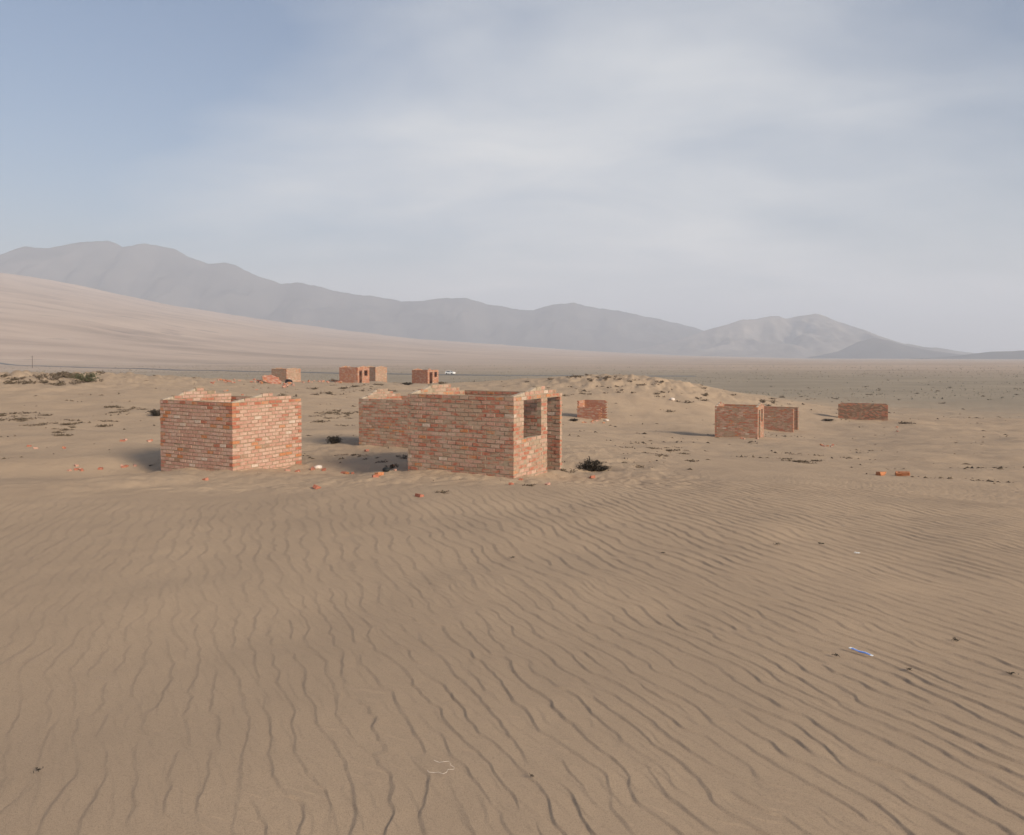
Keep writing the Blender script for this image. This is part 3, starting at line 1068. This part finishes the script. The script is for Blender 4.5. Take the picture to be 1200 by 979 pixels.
def tuft(seed, n, spread, height, mat2, leafy=False, droop=0.3):
    rr = random.Random(seed)
    tw = MB()
    lf = MB()
    hubs = [(Vector((rr.gauss(0, .42), rr.gauss(0, .30), 0)) * spread, rr.uniform(.35, 1.0)) for _ in range(1 if leafy else 7)]
    for i in range(n):
        hub, hs = rr.choice(hubs)
        a = rr.uniform(0, 6.283)
        b = spread * (rr.random() ** 0.7) * (0.3 if leafy else 0.12) * hs
        base = hub + Vector((math.cos(a) * b, math.sin(a) * b, -0.05))
        a2 = a + rr.uniform(-.9, .9)
        out = spread * rr.uniform(0.3, 1.0) * (1.0 if leafy else 0.42 * hs)
        h = height * rr.uniform(0.3, 1.0) * hs
        pts = [base]
        for s in (0.4, 0.75, 1.0):
            pts.append(base + Vector((math.cos(a2) * out * s + rr.uniform(-.05, .05) * spread, math.sin(a2) * out * s + rr.uniform(-.05, .05) * spread,
                                      h * math.sin(s * (1.5 + droop)) + rr.uniform(-.05, .05) * height)))
        r0 = 0.014 * max(spread, 0.4) * rr.uniform(.7, 1.5)
        tw.tube(pts, [r0, r0 * .8, r0 * .6, r0 * .3], 3, 0, False)
        for q in range(5 if leafy else 3):
            t = rr.uniform(0.2, 1)
            k = min(2, int(t * 3))
            c = pts[k].lerp(pts[k + 1], t * 3 - k) + Vector((rr.gauss(0, .05), rr.gauss(0, .05), rr.gauss(0, .03))) * spread
            d = Vector((rr.gauss(0, 1), rr.gauss(0, 1), rr.gauss(0, .6))).normalized() * spread * rr.uniform(.04, .11)
            e = d.cross(Vector((rr.gauss(0, 1), rr.gauss(0, 1), rr.gauss(0, 1)))).normalized() * d.length * (.5 if leafy else .35)
            lf.face([c - d, c + e, c + d, c - e])
    return tw, lf


def shrub_proto(seed, n, spread, height, m_twig, m_leaf, leafy=False, droop=0.3):
    tw, lf = tuft(seed, n, spread, height, None, leafy, droop)
    return tw.mesh('stem', m_twig), lf.mesh('foliage', m_leaf)


PROTO = {
    'dry': [shrub_proto(50 + i, 44, 0.60, 0.24, M_TWIG, M_TWIG, False, 1.0) for i in range(4)],
    'flat': [shrub_proto(70 + i, 34, 0.75, 0.13, M_TWIG, M_TWIG, False, 1.3) for i in range(4)],
    'black': [shrub_proto(90 + i, 95, 0.50, 0.46, M_CHAR, M_CHAR, True, 0.7) for i in range(2)],
    'green': [shrub_proto(95 + i, 80, 0.60, 0.55, M_TWIG, M_LEAF, True, 0.5) for i in range(2)]}


def shrub(px, py, kind, label, group=None, sx=1.0, sz=None, name='shrub', sink=0.0):
    p = on_sand(px, py)
    root = empty(name, tuple(p - Vector((0, 0, sink))), rng.uniform(0, 6.28))
    root.scale = (sx, sx, sz or sx)
    tag(root, label, 'shrub', group)
    st, fo = rng.choice(PROTO[kind])
    tag(link_mesh('stem', st, root), kind='stuff')
    tag(link_mesh('foliage', fo, root), kind='stuff')


shrub(390, 520.5, 'black', 'dark dry bush between the pale hut and the half hidden hut', sx=0.62, sz=0.95)
shrub(693, 553, 'black', 'black twiggy bush in a hollow by the open doorway of the red hut', sx=0.72, sz=1.05)
shrub(705, 551, 'black', 'lower black twigs spilling right from the bush in the hollow', sx=0.55, sz=0.4)
shrub(180, 488, 'black', 'dark bush poking out behind the left corner of the pale hut', sx=0.95, sz=1.25)
shrub(95, 447, 'green', 'green bush on the crest of the far left dune', sx=2.2, sz=1.6)
shrub(104, 448, 'green', 'smaller green bush right of the green bush on the crest', sx=1.4, sz=0.9)
shrub(82, 442, 'dry', 'dark scrub on the crest left of the green bush', sx=2.2)
shrub(70, 440.5, 'dry', 'thin scrub farther left along the far crest', sx=2.0)
shrub(518, 577, 'flat', 'flat dark twigs on the sand below the red hut', sx=0.42)
shrub(628, 570, 'flat', 'flat dark twigs below the sunlit end of the red hut', sx=0.40)
shrub(664, 554, 'dry', 'dry scrub at the doorway corner of the red hut', sx=0.55)
shrub(462, 549, 'dry', 'pale dry scrub left of the red hut corner', sx=0.6)
shrub(973, 494, 'black', 'dark bush left of the long dark hut', sx=1.3, sz=0.7)
shrub(1062, 497, 'dry', 'dry bush right of the long dark hut', sx=1.6)
shrub(672, 494, 'black', 'black bush left of the broken red shell', sx=0.9, sz=0.7)
shrub(176, 545, 'flat', 'thin twigs at the left foot of the pale hut', sx=0.35)
shrub(477, 451.5, 'black', 'dark bush left of the hut beside the white car', sx=1.7, sz=1.0)
shrub(518, 450, 'dry', 'dry scrub right of the hut beside the white car', sx=2.0)
shrub(391, 447, 'dry', 'dark scrub left of the far red hut with the doorway', sx=2.4)


def many(kind, lab, grp, n, cx, cy, sx, sy, s0, s1):
    for i in range(n):
        shrub(rng.gauss(cx, sx), rng.gauss(cy, sy), kind, lab, grp, rng.uniform(s0, s1))


GS = 'dry scrub tufts scattered over the sand'
many('flat', 'dry tuft in the scrub patch at the left edge', GS, 16, 20, 492, 22, 5.5, 0.7, 1.25)
many('flat', 'dry tuft in the low line of scrub left of the pale hut', GS, 8, 95, 497, 30, 3.0, 0.7, 1.2)
many('flat', 'dry tuft behind the left corner of the pale hut', GS, 7, 150, 480, 14, 3.5, 0.8, 1.3)
many('flat', 'dry twigs in the patch left of the near scoop', GS, 5, 72, 510, 8, 1.8, 0.6, 0.9)
many('flat', 'dry tuft on the sand between the pale hut and the far red hut', GS, 14, 395, 487, 22, 5.0, 0.6, 1.1)
many('dry', 'dry tuft on the far sand below the far red huts', GS, 14, 405, 459, 40, 5.0, 0.8, 1.6)
many('flat', 'dry tuft near the foot of the half hidden hut', GS, 6, 440, 534, 18, 4, 0.4, 0.7)
many('dry', 'dry tuft on the scrubby mound in the middle distance', GS, 36, 740, 452, 55, 8.0, 0.5, 1.3)
many('dry', 'dry tuft along the crest of the scrubby mound', GS, 14, 690, 444, 30, 1.6, 0.8, 1.6)
many('flat', 'dry twigs in the low sand patch right of the black bush', GS, 12, 790, 530, 26, 3.5, 0.4, 0.75)
many('flat', 'dry twigs round the black bush in the hollow', GS, 7, 700, 545, 22, 3.0, 0.3, 0.55)
many('flat', 'dry twigs on the small sand heap left of the brick litter', GS, 6, 945, 541, 12, 2.0, 0.5, 0.8)
many('dry', 'dry tuft on the grey plain beyond the long dark hut', GS, 26, 1060, 463, 90, 9.0, 0.7, 1.6)
many('dry', 'dry tuft on the slope behind the brown huts', GS, 16, 900, 470, 40, 5.0, 0.8, 1.5)
many('dry', 'dry tuft along the far left crest', GS, 16, 60, 446, 50, 4.0, 1.2, 2.4)

# bits of dead plant and grit strewn over the sand between the huts: one mass
lt = MB()
rl = random.Random(41)
P_ = []
for i in range(60000):
    az = rl.uniform(-0.80, 0.80)
    d = 17 * math.exp(rl.random() ** 0.8 * math.log(9.5))
    P_.append((az * d, d))
P_ = np.array(P_)
cl = fbm(P_[:, 0] / 5.0, P_[:, 1] / 3.0, 4, 83) + 0.35 * fbm(P_[:, 0] / 26.0, P_[:, 1] / 20.0, 3, 87)
lk = (cl > 0.36) & ((cl - 0.30) * 1.6 > np.array([rl.random() for _ in range(len(P_))]))
lk |= np.array([rl.random() < 0.005 for _ in range(len(P_))])
lk &= (P_[:, 1] > 22.5 + 0.0 * P_[:, 0]) | (np.array([rl.random() for _ in range(len(P_))]) < 0.25)
P_ = P_[lk]
zl = base_height(P_[:, 0], P_[:, 1])
for (x, y), z in zip(P_, zl):
    q = (0.015 + 0.05 * rl.random() ** 2) * (1 + y / 60)
    t = rl.random() * 6.28
    c_, s_ = math.cos(t) * q, math.sin(t) * q
    ln_ = rl.uniform(1.0, 2.6)
    b0 = len(lt.v)
    lt.v += [(x - c_ * ln_, y - s_ * ln_, z - .01), (x - s_ * .6, y + c_ * .6, z - .01), (x + c_ * ln_, y + s_ * ln_, z - .01), (x + s_ * .6, y - c_ * .6, z - .01),
             (x + c_ * .3, y + s_ * .3, z + q * rl.uniform(.4, 1.1))]
    for a_ in range(4):
        lt.f.append((b0 + a_, b0 + (a_ + 1) % 4, b0 + 4))
        lt.m.append(0)
tag(lt.build('plant_litter', M_TWIG), kind='stuff')

# thousands of low bushes on the plain: one mass
sc = MB()
rs = random.Random(77)
for i in range(22000):
    az = rs.uniform(-0.80, 0.80)
    d = 140 * math.exp(rs.random() ** 0.9 * math.log(5.0))
    x, y = az * d, d
    sc.v.append((x, y, d))
pts = np.array(sc.v)
sc.v = []
keep = (fbm(pts[:, 0] / 60, pts[:, 1] / 60, 3, 55) > -0.12)
pts = pts[keep]
zs = base_height(pts[:, 0], pts[:, 1])
tri = MB()
for (x, y, d), z in zip(pts, zs):
    if z > 6 + rs.random() * 5 or (z > PLAIN + 3 and rs.random() < 0.7):
        continue
    if x > 0 and rs.random() < 0.45:
        continue
    s = (0.09 + 0.26 * rs.random() ** 2) * (1 + d / 700)
    h = s * rs.uniform(0.5, 1.0)
    base = len(tri.v)
    k = 5
    for a in range(k):
        t = 6.283 * a / k + rs.random()
        q = s * rs.uniform(.6, 1.1)
        tri.v.append((x + q * math.cos(t), y + q * math.sin(t), z - 0.15))
    tri.v.append((x + rs.uniform(-.3, .3) * s, y + rs.uniform(-.3, .3) * s, z + h))
    for a in range(k):
        tri.f.append((base + a, base + (a + 1) % k, base + k))
        tri.m.append(0)
tag(tri.build('scrub', M_SCRUB), kind='stuff')

# ------------------------------------------------------------------ road, pole, car
path = [(-900, 1090), (-500, 735), (-260, 500), (-110, 375), (-26, 318), (30, 302), (75, 296)]
cur = []
for k in range(len(path) - 1):
    p0, p1, p2, p3 = [np.array(path[min(max(k + o, 0), len(path) - 1)], float) for o in (-1, 0, 1, 2)]
    for s in np.linspace(0, 1, 14, endpoint=False):
        cur.append(0.5 * (2 * p1 + (p2 - p0) * s + (2 * p0 - 5 * p1 + 4 * p2 - p3) * s * s + (3 * p1 - p0 - 3 * p2 + p3) * s ** 3))
rd = MB()
prev = None
for i, c in enumerate(cur):
    d = cur[min(i + 1, len(cur) - 1)] - cur[max(i - 1, 0)]
    d = d / np.linalg.norm(d)
    nrm = np.array([-d[1], d[0]])
    row = []
    for o, dz in ((-4.2, -0.9), (-2.6, 0.35), (2.6, 0.35), (4.2, -0.9)):
        q = c + nrm * o
        row.append((q[0], q[1], hz(c[0], c[1]) + dz))
    if prev:
        for k in range(3):
            rd.face([prev[k], row[k], row[k + 1], prev[k + 1]])
    prev = row
tag(rd.build('road', M_ASPHALT), kind='structure')

p = on_sand(38, 431.5)
pr = empty('utility_pole', tuple(p))
tag(pr, 'lone utility pole standing beside the far road at the left edge', 'utility pole')
k = p.y / 502.0
a = MB()
a.tube([(0, 0, -1), (0, 0, 8.4 * k)], [0.22, 0.15], 8)
a.build('pole', M_POLE, pr)
a = MB()
a.box((-1.1, -.28, 7.5 * k), (1.1, -.14, 7.5 * k + .16))
a.build('crossarm', M_POLE, pr)
for q in (-.9, 0.45, .9):
    a = MB()
    a.tube([(q, -.21, 7.5 * k + .16), (q, -.21, 7.5 * k + .45)], 0.06, 6)
    a.build('insulator', M_LUMP, pr)

c = np.array((-26.5, 318.0))
cr = empty('car', (c[0], c[1], hz(*c) + 0.36), R(152))
tag(cr, 'white car on the far road just right of the distant hut with the square window', 'car')
prof = [(-2.1, .35), (-2.15, .85), (-1.9, 1.0), (-1.0, 1.05), (-.35, 1.5), (1.3, 1.52), (2.0, 1.05), (2.12, .9), (2.1, .35)]
a = MB()
A = [(x_, -.85 if z_ < 1.2 else -.7, z_) for x_, z_ in prof]
B = [(x_, .85 if z_ < 1.2 else .7, z_) for x_, z_ in prof]
a.face(A)
a.face(B[::-1])
for i in range(len(prof)):
    j = (i + 1) % len(prof)
    a.face([A[j], A[i], B[i], B[j]])
a.build('body', M_WHITE, cr)
for s in (-1, 1):
    a = MB()
    a.face([(-.85, s * .86, 1.08), (1.55, s * .86, 1.08), (1.2, s * .735, 1.44), (-.3, s * .735, 1.44)])
    a.build('window', M_GLASS, cr)
    for x_ in (-1.35, 1.3):
        a = MB()
        a.tube([(x_, s * .66, .33), (x_, s * .88, .33)], .33, 12)
        a.build('wheel', M_RUBBER, cr)
a = MB()
a.face([(-1.0, -.66, 1.075), (-1.0, .66, 1.075), (-.40, .6, 1.475), (-.40, -.6, 1.475)])
a.build('windscreen', M_GLASS, cr)

# ------------------------------------------------------------------ litter on the near sand
p = on_sand(1013, 772)
rz = math.atan2(*(on_sand(1028, 776) - on_sand(1000, 768)).yx)
a = MB()
n = 10
ln = (on_sand(1028, 776) - on_sand(1000, 768)).length
for i in range(n):
    x0, x1 = -ln / 2 + ln * i / n, -ln / 2 + ln * (i + 1) / n
    z0_, z1_ = 0.012 + 0.003 * math.sin(i * 1.1), 0.012 + 0.003 * math.sin((i + 1) * 1.1)
    a.box((x0, -.011, z0_), (x1 - .0005, .011, z1_ + .004), 1 if i in (0, 9) else 0)
    a.box((x0, .0125, z0_), (x1 - .0005, .018, z1_ + .003), 1)
o = a.build('plastic_strip', [M_BLUE, M_WHITE])
o.location = p + Vector((0, 0, 0.012))
o.rotation_euler = (0, 0, rz)
tag(o, 'blue and white plastic strip lying on the rippled sand at right', 'plastic strip')


def crumb(px, py, label, size, mat=None, group='dark crumbs on the rippled sand', name='twig_scrap'):
    size *= 0.6
    p = on_sand(px, py)
    a = MB()
    for i in range(14):
        q = Vector((rng.gauss(0, .5), rng.gauss(0, .5), 0)) * size
        d = Vector((rng.gauss(0, 1), rng.gauss(0, 1), rng.gauss(0, .35))).normalized() * size * rng.uniform(.2, .7)
        a.tube([q - d + Vector((0, 0, .01)), q + Vector((0, 0, size * .35)), q + d + Vector((0, 0, .005))], [size * .06, size * .09, size * .03], 4)
    o = a.build(name, mat or M_CHAR)
    o.location = p + Vector((0, 0, .012))
    tag(o, label, 'twig scrap' if mat is None else 'litter', group)


crumb(37, 914, 'dark crumb of twigs in the bottom left corner', .035)
crumb(984, 774, 'dark twig scrap left of the blue plastic strip', .05)
crumb(1070, 791, 'dark twig scrap below right of the blue plastic strip', .04)
crumb(1124, 755, 'curved dark twig upper right of the blue plastic strip', .05)
crumb(1192, 797, 'dark twig scrap at the right edge', .05)
crumb(624, 922, 'dark crumb at the bottom just right of the thin white ring', .025)
crumb(600, 657, 'dark pebble like scrap in the middle of the rippled sand', .05)
crumb(913, 641, 'left dark scrap of a pair on the upper rippled sand', .06)
crumb(964, 640, 'right dark scrap of a pair on the upper rippled sand', .06)
crumb(778, 651, 'small dark scrap right of the centre of the rippled sand', .05)
crumb(1007, 652, 'scrap of white litter on the rippled sand at right', .06, M_WHITE, 'scraps of litter', 'litter_scrap')
# thin pale ring of string
p = on_sand(514, 912)
a = MB()
pr_ = 0.0
pts = []
for i in range(15):
    t = -2.6 + 4.6 * i / 14
    r = .062 + .012 * math.sin(i * 1.9)
    pts.append((r * 1.25 * math.cos(t), r * math.sin(t), .016 + .004 * math.sin(i * 2.3)))
a.tube(pts, .0011, 4)
o = a.build('string', M_LUMP)
o.location = p + Vector((0, 0, .008))
tag(o, 'thin whitish string curled in an open ring at the bottom of the sand', 'string', None)
